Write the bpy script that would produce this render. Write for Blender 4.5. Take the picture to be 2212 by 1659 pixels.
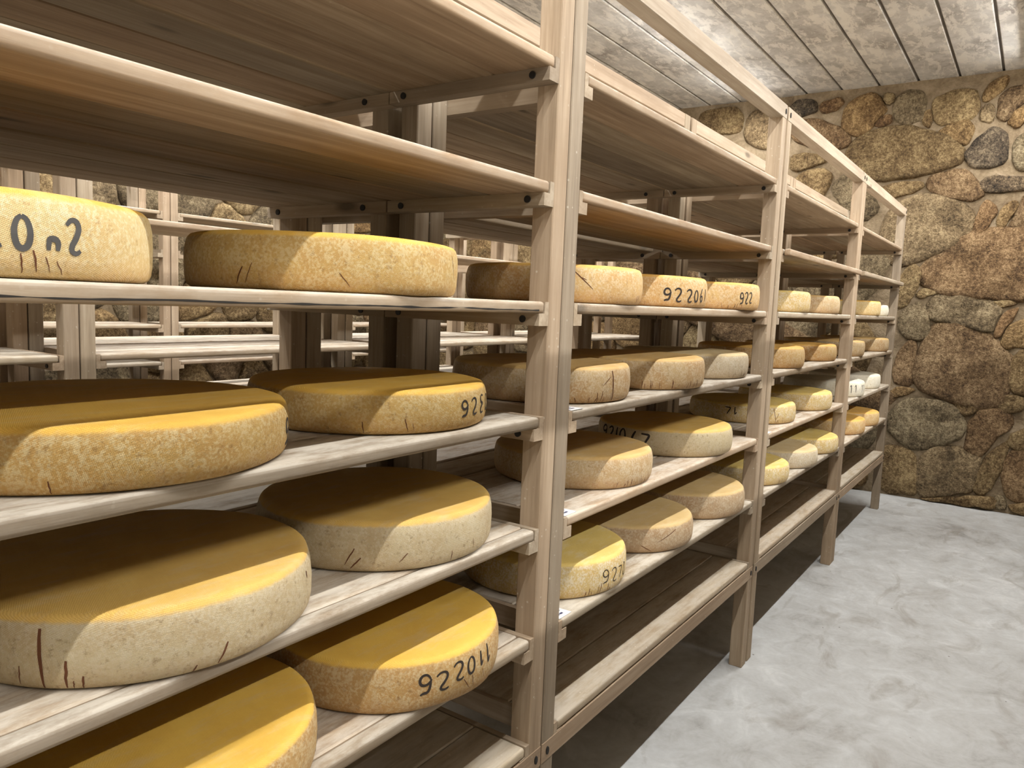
import bpy, bmesh, math, random
from mathutils import Vector, Matrix, noise
random.seed(11)
PI = math.pi
S = bpy.context.scene
COL = S.collection
for o in list(bpy.data.objects):
    bpy.data.objects.remove(o)

# ------------------------------------------------------------------ camera
cam_d = bpy.data.cameras.new('camera')
cam = bpy.data.objects.new('camera', cam_d)
COL.objects.link(cam)
R_ = Vector((0.56888946, -0.82144866, 0.03983572))
U_ = Vector((0.06600977, 0.0938887, 0.99339198))
F_ = Vector((0.81976063, 0.56250067, -0.10763593))
M = Matrix((R_, U_, -F_)).transposed().to_4x4()
M.translation = Vector((0.0, -0.8455, 1.41748))
cam.matrix_world = M
cam_d.sensor_fit = 'HORIZONTAL'
cam_d.sensor_width = 36.0
cam_d.lens = 1638.15 * 36.0 / 2212.0
cam_d.clip_start = 0.02
S.camera = cam

# ------------------------------------------------------------------ world, exposure
w = bpy.data.worlds.new('cellar_world')
S.world = w
w.use_nodes = True
w.node_tree.nodes['Background'].inputs[0].default_value = (0.9, 0.95, 1, 1)
w.node_tree.nodes['Background'].inputs[1].default_value = 0.02
vs = S.view_settings
vs.view_transform = 'Standard'
vs.look = 'None'
vs.gamma = 1.0
vs.use_curve_mapping = False
vs.exposure = 0.92
S.cycles.use_denoising = True
S.cycles.max_bounces = 8
S.cycles.diffuse_bounces = 3
S.cycles.sample_clamp_indirect = 4.0

# ------------------------------------------------------------------ lamps: battens along the middle of each aisle
LAMP_RUNS = []   # (y, [x centres])
def area(name, x, y, z, sx, sy, power, col):
    d = bpy.data.lights.new(name, 'AREA')
    d.shape = 'RECTANGLE'; d.size = sx; d.size_y = sy
    d.energy = power; d.color = col
    o = bpy.data.objects.new(name, d); COL.objects.link(o)
    o.location = (x, y, z)
    return o
LAMP_Z = 3.14
WARM = (1.0, 0.99, 0.97)
for y, xs, p in ((-0.66, (-1.0, 0.5, 2.0, 3.5, 4.95, 5.75), 13.5),
                 (-2.60, (-1.0, 0.5, 2.0, 3.5, 4.9, 5.8), 17.0),
                 (1.245, (0.5, 2.0, 3.5, 4.9, 5.8), 12.5),
                 (3.22, (0.5, 2.0, 3.5, 4.9, 5.8), 13.0),
                 (4.68, (1.5, 3.2, 4.9), 14.0)):
    LAMP_RUNS.append((y, xs))
    for x in xs:
        area('aisle_light', x, y, LAMP_Z - 0.035, 1.18, 0.03, p, WARM)
# ------------------------------------------------------------------ node helpers
def mat(name):
    m = bpy.data.materials.new(name); m.use_nodes = True
    nt = m.node_tree
    return m, nt, nt.nodes['Principled BSDF']
def nd(nt, t, **kw):
    n = nt.nodes.new(t)
    for k, v in kw.items(): setattr(n, k, v)
    return n
def setin(n, **kw):
    for k, v in kw.items():
        n.inputs[k.replace('_', ' ')].default_value = v
    return n
def ramp(nt, fac, stops, interp='LINEAR'):
    r = nd(nt, 'ShaderNodeValToRGB')
    cr = r.color_ramp; cr.interpolation = interp
    while len(cr.elements) > len(stops): cr.elements.remove(cr.elements[-1])
    while len(cr.elements) < len(stops): cr.elements.new(0.5)
    for e, (p, c) in zip(cr.elements, stops):
        e.position = p
        e.color = (*c, 1) if not isinstance(c, (int, float)) else (c, c, c, 1)
    nt.links.new(fac, r.inputs[0])
    return r.outputs[0]
def mix(nt, fac, a, b, mode='MIX'):
    n = nd(nt, 'ShaderNodeMix', data_type='RGBA', blend_type=mode)
    for sock, v in ((n.inputs[0], fac), (n.inputs[6], a), (n.inputs[7], b)):
        if isinstance(v, bpy.types.NodeSocket): nt.links.new(v, sock)
        elif isinstance(v, (int, float)): sock.default_value = v
        else: sock.default_value = (*v, 1)
    return n.outputs[2]
def math_(nt, op, a, b=0.0, clamp=False):
    n = nd(nt, 'ShaderNodeMath', operation=op, use_clamp=clamp)
    for i, v in ((0, a), (1, b)):
        if isinstance(v, bpy.types.NodeSocket): nt.links.new(v, n.inputs[i])
        else: n.inputs[i].default_value = v
    return n.outputs[0]
def coords(nt, scale, offset=True, src='Object'):
    tc = nd(nt, 'ShaderNodeTexCoord')
    mp = nd(nt, 'ShaderNodeMapping')
    mp.inputs['Scale'].default_value = scale
    v = tc.outputs[src]
    if offset:
        oi = nd(nt, 'ShaderNodeObjectInfo')
        mul = nd(nt, 'ShaderNodeVectorMath', operation='SCALE')
        mul.inputs[0].default_value = (37.0, 53.0, 71.0)
        nt.links.new(oi.outputs['Random'], mul.inputs['Scale'])
        add = nd(nt, 'ShaderNodeVectorMath', operation='ADD')
        nt.links.new(v, add.inputs[0]); nt.links.new(mul.outputs[0], add.inputs[1])
        v = add.outputs[0]
    nt.links.new(v, mp.inputs['Vector'])
    return mp.outputs[0]
def noise_n(nt, vec, scale, detail=4.0, rough=0.55, dist=0.0):
    n = nd(nt, 'ShaderNodeTexNoise')
    setin(n, Scale=scale, Detail=detail, Roughness=rough, Distortion=dist)
    nt.links.new(vec, n.inputs['Vector'])
    return n.outputs['Fac']
def bump(nt, bsdf, height, strength, dist=0.002, prev=None):
    b = nd(nt, 'ShaderNodeBump')
    b.inputs['Strength'].default_value = strength
    b.inputs['Distance'].default_value = dist
    nt.links.new(height, b.inputs['Height'])
    if prev is not None: nt.links.new(prev, b.inputs['Normal'])
    nt.links.new(b.outputs[0], bsdf.inputs['Normal'])
    return b.outputs[0]

# ------------------------------------------------------------------ materials
def wood(name, axis, dark, mid, light, dust=0.0, speck=0.0, rough=0.75, tint=0.25, low_tone=0.0):
    m, nt, b = mat(name)
    sc = [26.0, 26.0, 26.0]; sc['XYZ'.index(axis)] = 1.1
    v = coords(nt, sc)
    g1 = noise_n(nt, v, 1.6, 6, 0.62, 0.35)
    g2 = noise_n(nt, v, 6.5, 4, 0.6)
    v2 = coords(nt, (2.2, 2.2, 2.2))
    blot = noise_n(nt, v2, 1.6, 4, 0.6)
    f = math_(nt, 'ADD', math_(nt, 'MULTIPLY', g1, 0.72), math_(nt, 'MULTIPLY', g2, 0.28))
    c = ramp(nt, f, [(0.26, dark), (0.5, mid), (0.72, light)])
    # brown and grey stains, drawn out along the grain
    st = ramp(nt, blot, [(0.42, 0.0), (0.66, 1.0)])
    c = mix(nt, math_(nt, 'MULTIPLY', st, 0.40), c, [x * y for x, y in zip(mid, (0.72, 0.66, 0.6))])
    bs = [11.0, 11.0, 11.0]; bs['XYZ'.index(axis)] = 0.9
    band = noise_n(nt, coords(nt, bs), 1.4, 4, 0.6, 0.5)
    c = mix(nt, math_(nt, 'MULTIPLY', ramp(nt, band, [(0.50, 0.0), (0.68, 1.0)]), 0.45), c, [x * 0.62 for x in mid])
    c = mix(nt, math_(nt, 'MULTIPLY', ramp(nt, band, [(0.30, 1.0), (0.42, 0.0)]), 0.35), c, [x * 1.12 for x in light])
    oi = nd(nt, 'ShaderNodeObjectInfo')
    hv = ramp(nt, oi.outputs['Random'], [(0.0, (0.70, 0.68, 0.68)), (0.2, (0.95, 0.95, 0.95)), (0.4, (0.90, 0.78, 0.70)), (0.6, (1.0, 0.97, 0.95)), (0.8, (1.02, 0.90, 0.82)), (1.0, (1.08, 1.08, 1.06))])
    c = mix(nt, min(1.0, tint * 3), c, mix(nt, 1.0, c, hv, 'MULTIPLY'))
    # knots
    kv = nd(nt, 'ShaderNodeTexVoronoi'); kv.inputs['Scale'].default_value = 1.0
    ks = [7.0, 7.0, 7.0]; ks['XYZ'.index(axis)] = 2.2
    nt.links.new(coords(nt, ks), kv.inputs['Vector'])
    kn = ramp(nt, kv.outputs['Distance'], [(0.05, 1.0), (0.11, 0.0)])
    c = mix(nt, math_(nt, 'MULTIPLY', kn, 0.65), c, [x * 0.3 for x in dark])
    if low_tone > 0:   # posts turn darker and browner towards the bottom, with a blotchy transition
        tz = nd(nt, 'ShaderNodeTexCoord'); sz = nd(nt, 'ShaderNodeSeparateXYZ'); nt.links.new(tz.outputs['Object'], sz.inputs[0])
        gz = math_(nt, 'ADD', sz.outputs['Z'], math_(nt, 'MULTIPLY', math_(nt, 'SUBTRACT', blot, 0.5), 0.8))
        c = mix(nt, math_(nt, 'MULTIPLY', ramp(nt, math_(nt, 'MULTIPLY', gz, 0.5), [(0.2, 1.0), (0.85, 0.0)]), low_tone), c, mix(nt, 1.0, c, (0.66, 0.62, 0.56), 'MULTIPLY'))
    if dust > 0:   # pale mould bloom on the boards
        geo = nd(nt, 'ShaderNodeNewGeometry')
        sep = nd(nt, 'ShaderNodeSeparateXYZ'); nt.links.new(geo.outputs['True Normal'], sep.inputs[0])
        up = math_(nt, 'MULTIPLY', math_(nt, 'ADD', sep.outputs['Z'], 0.25, True), 1.0, True)
        dn = noise_n(nt, coords(nt, (3.0, 9.0, 9.0)), 3.0, 6, 0.7)
        d = math_(nt, 'MULTIPLY', ramp(nt, dn, [(0.34, 0.0), (0.58, 1.0)]), up)
        c = mix(nt, math_(nt, 'MULTIPLY', d, dust), c, (0.68, 0.64, 0.56))
    if speck > 0:
        vs_ = nd(nt, 'ShaderNodeTexVoronoi'); vs_.inputs['Scale'].default_value = 55.0
        nt.links.new(coords(nt, (1, 1, 1)), vs_.inputs['Vector'])
        s = ramp(nt, vs_.outputs['Distance'], [(0.10, 1.0), (0.17, 0.0)])
        sel = ramp(nt, noise_n(nt, coords(nt, (1, 1, 1)), 16.0, 2), [(0.52, 0.0), (0.6, 1.0)])
        c = mix(nt, math_(nt, 'MULTIPLY', math_(nt, 'MULTIPLY', s, sel), speck), c, (0.62, 0.56, 0.46))
    nt.links.new(c, b.inputs['Base Color'])
    b.inputs['Roughness'].default_value = rough
    b.inputs['Specular IOR Level'].default_value = 0.25
    bump(nt, b, math_(nt, 'ADD', g1, math_(nt, 'MULTIPLY', g2, 0.6)), 0.35, 0.0015)
    return m
POST = [wood('post_wood', 'Z', (0.250, 0.192, 0.130), (0.425, 0.350, 0.255), (0.560, 0.485, 0.375), speck=0.55, low_tone=0.6),
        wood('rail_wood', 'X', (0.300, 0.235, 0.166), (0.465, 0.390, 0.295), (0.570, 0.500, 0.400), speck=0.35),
        wood('cleat_wood', 'Y', (0.250, 0.190, 0.130), (0.410, 0.335, 0.242), (0.540, 0.460, 0.350), speck=0.2)]
RAIL_OLD = wood('bottom_rail_wood', 'X', (0.240, 0.180, 0.120), (0.390, 0.310, 0.218), (0.500, 0.418, 0.310), speck=0.5)
PLANK = wood('shelf_wood', 'X', (0.180, 0.128, 0.080), (0.375, 0.300, 0.205), (0.530, 0.450, 0.335), dust=0.55, speck=0.15, tint=0.33)
PLANK_OLD = wood('bottom_shelf_wood', 'X', (0.260, 0.198, 0.128), (0.450, 0.372, 0.260), (0.590, 0.510, 0.385), dust=0.40, speck=0.9)

def plain(name, col, rough=0.5, metal=0.0):
    m, nt, b = mat(name)
    n = noise_n(nt, coords(nt, (1, 1, 1)), 40.0, 3)
    c = ramp(nt, n, [(0.3, [x * 0.85 for x in col]), (0.7, col)])
    nt.links.new(c, b.inputs['Base Color'])
    b.inputs['Roughness'].default_value = rough; b.inputs['Metallic'].default_value = metal
    return m
M_BOLT = plain('dark_bolt', (0.022, 0.022, 0.024), 0.45, 0.2)
M_HOLE = plain('screw_hole_dark', (0.018, 0.014, 0.010), 0.9)
M_INK = plain('marker_ink', (0.030, 0.020, 0.014), 0.8)
M_INKG = plain('grey_marker_ink', (0.075, 0.070, 0.065), 0.8)
M_CRACK = plain('rind_crack_brown', (0.12, 0.040, 0.012), 0.9)
M_PAPER = plain('label_paper', (0.80, 0.80, 0.80), 0.5)
M_PRINT = plain('label_print', (0.05, 0.05, 0.12), 0.6)
M_BATTEN = plain('white_batten', (0.75, 0.75, 0.75), 0.4)

def cheese(name, top, rim, brown, bloom, k_bloom=0.5, k_brown=0.5, weave=0.5):
    m, nt, b = mat(name)
    at = nd(nt, 'ShaderNodeAttribute'); at.attribute_name = 'zone'
    zone = at.outputs['Fac']
    v = coords(nt, (1, 1, 1))
    big = noise_n(nt, v, 9.0, 5, 0.6, 0.4)
    mid_ = noise_n(nt, v, 52.0, 6, 0.68, 0.3)
    fine = noise_n(nt, v, 210.0, 3, 0.6)
    # rim
    r = mix(nt, math_(nt, 'MULTIPLY', ramp(nt, big, [(0.40, 0.0), (0.64, 1.0)]), k_brown), rim, brown)
    bl = math_(nt, 'ADD', math_(nt, 'MULTIPLY', mid_, 0.45), math_(nt, 'MULTIPLY', fine, 0.55))
    r = mix(nt, math_(nt, 'MULTIPLY', ramp(nt, bl, [(0.46, 0.0), (0.57, 1.0)]), min(1.0, k_bloom * 1.15)), r, bloom)
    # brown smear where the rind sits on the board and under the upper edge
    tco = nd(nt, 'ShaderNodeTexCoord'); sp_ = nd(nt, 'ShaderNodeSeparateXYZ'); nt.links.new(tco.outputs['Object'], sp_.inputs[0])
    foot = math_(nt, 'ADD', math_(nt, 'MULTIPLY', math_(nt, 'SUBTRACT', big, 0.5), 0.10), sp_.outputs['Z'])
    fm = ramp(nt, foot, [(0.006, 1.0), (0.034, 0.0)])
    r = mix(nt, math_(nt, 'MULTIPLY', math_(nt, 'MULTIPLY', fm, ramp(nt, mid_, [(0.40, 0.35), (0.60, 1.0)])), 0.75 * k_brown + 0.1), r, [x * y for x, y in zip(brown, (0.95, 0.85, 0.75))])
    dk = ramp(nt, noise_n(nt, v, 90.0, 4, 0.75), [(0.30, 1.0), (0.44, 0.0)])
    r = mix(nt, math_(nt, 'MULTIPLY', dk, 0.6), r, [x * 0.55 for x in brown])
    # top face
    t = mix(nt, math_(nt, 'MULTIPLY', ramp(nt, big, [(0.38, 0.0), (0.66, 1.0)]), 0.55), top, [x * y for x, y in zip(top, (0.80, 0.72, 0.60))])
    tv = coords(nt, (6.0, 20.0, 6.0))
    t = mix(nt, math_(nt, 'MULTIPLY', ramp(nt, noise_n(nt, tv, 2.0, 6, 0.7), [(0.50, 0.0), (0.72, 1.0)]), k_bloom * 0.75), t, bloom)
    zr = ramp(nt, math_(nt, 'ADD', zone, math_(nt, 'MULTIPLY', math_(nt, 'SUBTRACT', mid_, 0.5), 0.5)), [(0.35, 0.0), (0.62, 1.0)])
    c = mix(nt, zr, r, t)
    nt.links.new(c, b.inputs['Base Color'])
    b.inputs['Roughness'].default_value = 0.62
    b.inputs['Specular IOR Level'].default_value = 0.3
    # cloth weave relief printed by the moulding cloth
    uvm = nd(nt, 'ShaderNodeUVMap'); uvm.uv_map = 'UVMap'
    wv = []
    for rot in (0.35, 0.35 + PI / 2):
        mp = nd(nt, 'ShaderNodeMapping'); mp.inputs['Rotation'].default_value = (0, 0, rot)
        nt.links.new(uvm.outputs[0], mp.inputs['Vector'])
        wt = nd(nt, 'ShaderNodeTexWave'); setin(wt, Scale=175.0, Distortion=1.2, Detail=1.0)
        nt.links.new(mp.outputs[0], wt.inputs['Vector'])
        wv.append(wt.outputs['Fac'])
    h = math_(nt, 'ADD', math_(nt, 'MULTIPLY', math_(nt, 'MULTIPLY', wv[0], wv[1]), weave), math_(nt, 'MULTIPLY', math_(nt, 'ADD', mid_, fine), 0.9))
    bump(nt, b, h, 0.42, 0.0015)
    return m
CH = {
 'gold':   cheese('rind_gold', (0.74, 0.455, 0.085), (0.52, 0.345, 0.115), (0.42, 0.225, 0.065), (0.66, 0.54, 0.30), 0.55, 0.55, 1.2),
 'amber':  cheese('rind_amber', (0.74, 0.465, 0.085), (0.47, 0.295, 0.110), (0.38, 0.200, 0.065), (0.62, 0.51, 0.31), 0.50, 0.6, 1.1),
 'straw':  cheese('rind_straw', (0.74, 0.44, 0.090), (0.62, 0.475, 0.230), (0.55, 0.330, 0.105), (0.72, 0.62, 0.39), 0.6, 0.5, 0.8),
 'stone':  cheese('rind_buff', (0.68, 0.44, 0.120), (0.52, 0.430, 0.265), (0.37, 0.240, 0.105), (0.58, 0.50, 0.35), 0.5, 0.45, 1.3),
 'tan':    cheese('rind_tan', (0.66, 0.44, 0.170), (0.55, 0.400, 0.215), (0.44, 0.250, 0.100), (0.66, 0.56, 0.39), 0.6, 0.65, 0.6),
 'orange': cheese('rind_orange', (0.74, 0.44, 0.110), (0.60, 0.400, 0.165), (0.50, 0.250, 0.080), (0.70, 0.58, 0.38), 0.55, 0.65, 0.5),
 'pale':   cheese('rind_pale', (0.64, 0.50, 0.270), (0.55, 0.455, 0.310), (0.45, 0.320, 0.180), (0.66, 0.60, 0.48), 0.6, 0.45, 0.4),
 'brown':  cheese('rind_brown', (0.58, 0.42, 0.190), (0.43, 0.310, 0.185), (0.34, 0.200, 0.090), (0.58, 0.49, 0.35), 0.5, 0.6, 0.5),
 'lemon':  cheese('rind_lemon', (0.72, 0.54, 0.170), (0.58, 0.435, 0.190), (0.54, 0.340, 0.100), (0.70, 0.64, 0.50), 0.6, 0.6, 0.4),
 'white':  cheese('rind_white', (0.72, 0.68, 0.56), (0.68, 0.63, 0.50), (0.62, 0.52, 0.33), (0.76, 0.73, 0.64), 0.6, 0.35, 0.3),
}
def stone_mat(name, base, dark, light):
    m, nt, b = mat(name)
    v = coords(nt, (1, 1, 1))
    n1 = noise_n(nt, v, 5.0, 6, 0.65, 0.6)
    n2 = noise_n(nt, v, 42.0, 5, 0.75)
    n3 = noise_n(nt, v, 95.0, 3, 0.75)
    f = math_(nt, 'ADD', math_(nt, 'ADD', math_(nt, 'MULTIPLY', n1, 0.36), math_(nt, 'MULTIPLY', n2, 0.40)), math_(nt, 'MULTIPLY', n3, 0.24))
    c = ramp(nt, f, [(0.40, dark), (0.50, base), (0.59, light)])
    oi = nd(nt, 'ShaderNodeObjectInfo')
    hv = ramp(nt, oi.outputs['Random'], [(0.0, (0.72, 0.68, 0.62)), (0.3, (1.0, 0.95, 0.88)), (0.55, (1.05, 0.90, 0.74)), (0.8, (0.86, 0.86, 0.84)), (1.0, (1.15, 1.12, 1.05))])
    c = mix(nt, 0.85, c, mix(nt, 1.0, c, hv, 'MULTIPLY'))
    blk = ramp(nt, noise_n(nt, v, 3.2, 5, 0.7, 0.8), [(0.60, 0.0), (0.72, 1.0)])
    c = mix(nt, math_(nt, 'MULTIPLY', blk, 0.6), c, [x * 0.5 for x in dark])
    nt.links.new(c, b.inputs['Base Color'])
    b.inputs['Roughness'].default_value = 0.85
    b.inputs['Specular IOR Level'].default_value = 0.2
    h = math_(nt, 'ADD', math_(nt, 'MULTIPLY', n1, 0.6), math_(nt, 'ADD', n2, math_(nt, 'MULTIPLY', n3, 0.7)))
    bump(nt, b, h, 1.0, 0.035)
    return m
STONE = [stone_mat('granite_ochre', (0.300, 0.208, 0.104), (0.085, 0.053, 0.025), (0.62, 0.475, 0.260)),
         stone_mat('granite_brown', (0.255, 0.168, 0.090), (0.070, 0.043, 0.024), (0.54, 0.395, 0.235)),
         stone_mat('granite_grey', (0.275, 0.212, 0.128), (0.080, 0.060, 0.036), (0.56, 0.460, 0.295)),
         stone_mat('granite_black', (0.14, 0.112, 0.080), (0.025, 0.022, 0.020), (0.38, 0.310, 0.215))]
def rough_mat(name, stops, scale, bstr, bdist, rough=0.9, streak=None, v_off=False):
    m, nt, b = mat(name)
    v = coords(nt, (1, 1, 1), v_off)
    n1 = noise_n(nt, v, scale, 7, 0.62, 0.5)
    n2 = noise_n(nt, v, scale * 9, 4, 0.65)
    f = math_(nt, 'ADD', math_(nt, 'MULTIPLY', n1, 0.75), math_(nt, 'MULTIPLY', n2, 0.25))
    c = ramp(nt, f, stops)
    if streak:
        sv = coords(nt, streak[0], v_off)
        s = ramp(nt, noise_n(nt, sv, streak[1], 6, 0.7, 0.4), [(streak[2], 0.0), (streak[3], 1.0)])
        c = mix(nt, math_(nt, 'MULTIPLY', s, streak[5]), c, streak[4])
    nt.links.new(c, b.inputs['Base Color'])
    b.inputs['Roughness'].default_value = rough
    b.inputs['Specular IOR Level'].default_value = 0.25
    bump(nt, b, f, bstr, bdist)
    return m
M_MORTAR = rough_mat('mortar', [(0.36, (0.135, 0.095, 0.055)), (0.5, (0.225, 0.168, 0.102)), (0.64, (0.32, 0.250, 0.165))], 6.0, 1.0, 0.03)
M_CEIL = rough_mat('ceiling_concrete', [(0.36, (0.30, 0.275, 0.25)), (0.5, (0.48, 0.465, 0.44)), (0.64, (0.62, 0.61, 0.585))], 2.2, 0.4, 0.006,
                   streak=((2.2, 6.0, 1.0), 2.6, 0.49, 0.56, (0.70, 0.675, 0.62), 0.7), v_off=True)
M_CEILD = plain('ceiling_joint', (0.17, 0.155, 0.135), 0.95)
M_PLASTER = rough_mat('plain_plaster', [(0.3, (0.30, 0.255, 0.19)), (0.7, (0.41, 0.355, 0.275))], 3.0, 0.3, 0.005)
def floor_mat():
    m, nt, b = mat('floor_concrete')
    v = coords(nt, (1, 1, 1), False)
    n1 = noise_n(nt, v, 1.3, 6, 0.6, 0.8)
    n2 = noise_n(nt, v, 7.0, 6, 0.65, 1.2)
    n3 = noise_n(nt, v, 60.0, 4, 0.6)
    f = math_(nt, 'ADD', math_(nt, 'ADD', math_(nt, 'MULTIPLY', n1, 0.5), math_(nt, 'MULTIPLY', n2, 0.4)), math_(nt, 'MULTIPLY', n3, 0.1))
    c = ramp(nt, f, [(0.34, (0.250, 0.242, 0.222)), (0.45, (0.405, 0.402, 0.388)), (0.55, (0.485, 0.490, 0.482)), (0.66, (0.60, 0.605, 0.595))])
    st = ramp(nt, noise_n(nt, coords(nt, (0.9, 1.8, 1), False), 2.4, 5, 0.6, 1.5), [(0.55, 0.0), (0.70, 1.0)])
    c = mix(nt, math_(nt, 'MULTIPLY', st, 0.6), c, (0.26, 0.235, 0.20))
    sp = nd(nt, 'ShaderNodeTexVoronoi'); sp.inputs['Scale'].default_value = 7.0
    nt.links.new(v, sp.inputs['Vector'])
    c = mix(nt, math_(nt, 'MULTIPLY', ramp(nt, sp.outputs['Distance'], [(0.022, 1.0), (0.034, 0.0)]), 0.8), c, (0.10, 0.085, 0.06))
    nt.links.new(c, b.inputs['Base Color'])
    rr = ramp(nt, n2, [(0.3, 0.42), (0.7, 0.62)])
    nt.links.new(rr, b.inputs['Roughness'])
    b.inputs['Specular IOR Level'].default_value = 0.35
    bump(nt, b, f, 0.25, 0.01)
    return m
M_FLOOR = floor_mat()
def emit(name, col, s):
    m, nt, b = mat(name)
    b.inputs['Base Color'].default_value = (*col, 1)
    b.inputs['Emission Color'].default_value = (*col, 1)
    b.inputs['Emission Strength'].default_value = s
    return m
M_TUBE = emit('lit_tube', (1.0, 0.98, 0.95), 20.0)

# ------------------------------------------------------------------ object helpers
def link(name, me, parent=None, loc=(0, 0, 0)):
    o = bpy.data.objects.new(name, me); COL.objects.link(o)
    o.location = loc
    if parent: o.parent = parent
    return o
def empty(name, loc, label=None, cat=None, group=None, kind=None):
    o = bpy.data.objects.new(name, None); COL.objects.link(o)
    o.location = loc; o.empty_display_size = 0.05
    if label: o['label'] = label
    if cat: o['category'] = cat
    if group: o['group'] = group
    if kind: o['kind'] = kind
    return o
_cache = {}
def box_mesh(name, sx, sy, sz, mtl, bev=0.0025, seg=1, wob=0.0):
    """box with its minimum corner at the origin, edges eased"""
    key = (name, round(sx, 4), round(sy, 4), round(sz, 4), mtl.name, bev, seg, wob)
    if key in _cache: return _cache[key]
    bm = bmesh.new()
    bmesh.ops.create_cube(bm, size=1.0)
    for v in bm.verts: v.co = Vector(((v.co.x + .5) * sx, (v.co.y + .5) * sy, (v.co.z + .5) * sz))
    if bev: bmesh.ops.bevel(bm, geom=bm.edges[:], offset=bev, segments=seg, profile=0.5, affect='EDGES')
    me = bpy.data.meshes.new(name); bm.to_mesh(me); bm.free()
    me.materials.append(mtl)
    if seg > 1:
        for p in me.polygons: p.use_smooth = True
        try: me.set_sharp_from_angle(angle=math.radians(40))
        except Exception: pass
    _cache[key] = me
    return me
def disc_mesh(name, r, h, axis, mtl, n=14, sq=1.0):
    key = (name, r, h, axis, sq)
    if key in _cache: return _cache[key]
    bm = bmesh.new()
    bmesh.ops.create_cone(bm, cap_ends=True, segments=n, radius1=r, radius2=r * 0.9, depth=h)
    if axis == 'X': bmesh.ops.rotate(bm, verts=bm.verts, matrix=Matrix.Rotation(PI / 2, 3, 'Y'))
    if axis == 'Y': bmesh.ops.rotate(bm, verts=bm.verts, matrix=Matrix.Rotation(PI / 2, 3, 'X'))
    for v in bm.verts: v.co.z *= sq
    me = bpy.data.meshes.new(name); bm.to_mesh(me); bm.free()
    me.materials.append(mtl); _cache[key] = me
    return me

# ------------------------------------------------------------------ room shell
X0, X1, Y0, Y1, ZC = -2.3, 6.66, -3.4, 5.0, 3.215
def slab(name, lo, hi, mtl, kind='structure'):
    o = link(name, box_mesh(name, hi[0] - lo[0], hi[1] - lo[1], hi[2] - lo[2], mtl, 0), None, lo)
    o['kind'] = kind
    return o
floor = slab('floor', (X0 - .1, Y0 - .1, -0.08), (X1 + .1, Y1 + .1, 0.0), M_FLOOR)
floor['label'] = 'pale grey trowelled concrete cellar floor with dark stains'
ceil = slab('ceiling', (X0 - .1, Y0 - .1, ZC + 0.016), (X1 + .1, Y1 + .1, ZC + 0.12), M_CEILD)
ceil['label'] = 'ceiling of long grey precast concrete panels'
JY = 0.351
k = 0
y = JY - 0.274 * 14
while y < Y1 + .05:
    pw = 0.274 - 0.016
    o = link('ceiling_panel', box_mesh('ceiling_panel', X1 - X0 + .16, pw, 0.045, M_CEIL, 0.005), ceil)
    o.matrix_parent_inverse = Matrix.Translation(ceil.location).inverted()
    o.location = (X0 - .08, y + 0.008, ZC - random.uniform(0, 0.004))
    y += 0.274; k += 1
wr = slab('wall_right', (X0 - .1, Y0 - .1, 0), (X1 + .1, Y0, ZC + 0.02), M_PLASTER)
wb = slab('wall_back', (X0 - .1, Y0, 0), (X0, Y1, ZC + 0.02), M_PLASTER)

def wall_mesh(name, origin, ux, uz, nrm, du, dv, nu, nv, thick):
    bm = bmesh.new()
    rows = []
    for j in range(nv + 1):
        row = []
        for i in range(nu + 1):
            p = origin + ux * (du * i / nu) + uz * (dv * j / nv)
            n = noise.noise(p * 3.1) * 0.010 + noise.noise(p * 9.0) * 0.008 + noise.noise(p * 19.0) * 0.004
            row.append(bm.verts.new(p + nrm * n))
        rows.append(row)
    for j in range(nv):
        for i in range(nu):
            bm.faces.new((rows[j][i], rows[j][i + 1], rows[j + 1][i + 1], rows[j + 1][i]))
    # back so that the wall has thickness
    c = [origin + ux * a + uz * b_ - nrm * thick for a, b_ in ((0, 0), (du, 0), (du, dv), (0, dv))]
    cv = [bm.verts.new(p) for p in c]
    bm.faces.new(cv[::-1])
    bmesh.ops.recalc_face_normals(bm, faces=bm.faces)
    me = bpy.data.meshes.new(name); bm.to_mesh(me); bm.free()
    for p in me.polygons: p.use_smooth = len(p.vertices) == 4 and p.index < nu * nv
    me.materials.append(M_MORTAR)
    o = link(name, me); o['kind'] = 'structure'
    return o
wall_far = wall_mesh('wall_far', Vector((X1, Y0, 0)), Vector((0, 1, 0)), Vector((0, 0, 1)), Vector((-1, 0, 0)), Y1 - Y0, ZC, 150, 60, 0.15)
wall_far['label'] = 'rough granite rubble wall at the far end of the cellar'
wall_left = wall_mesh('wall_left', Vector((X0, Y1, 0)), Vector((1, 0, 0)), Vector((0, 0, 1)), Vector((0, -1, 0)), X1 - X0, ZC, 120, 44, 0.15)
wall_left['label'] = 'granite rubble wall behind the rear racks'

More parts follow.
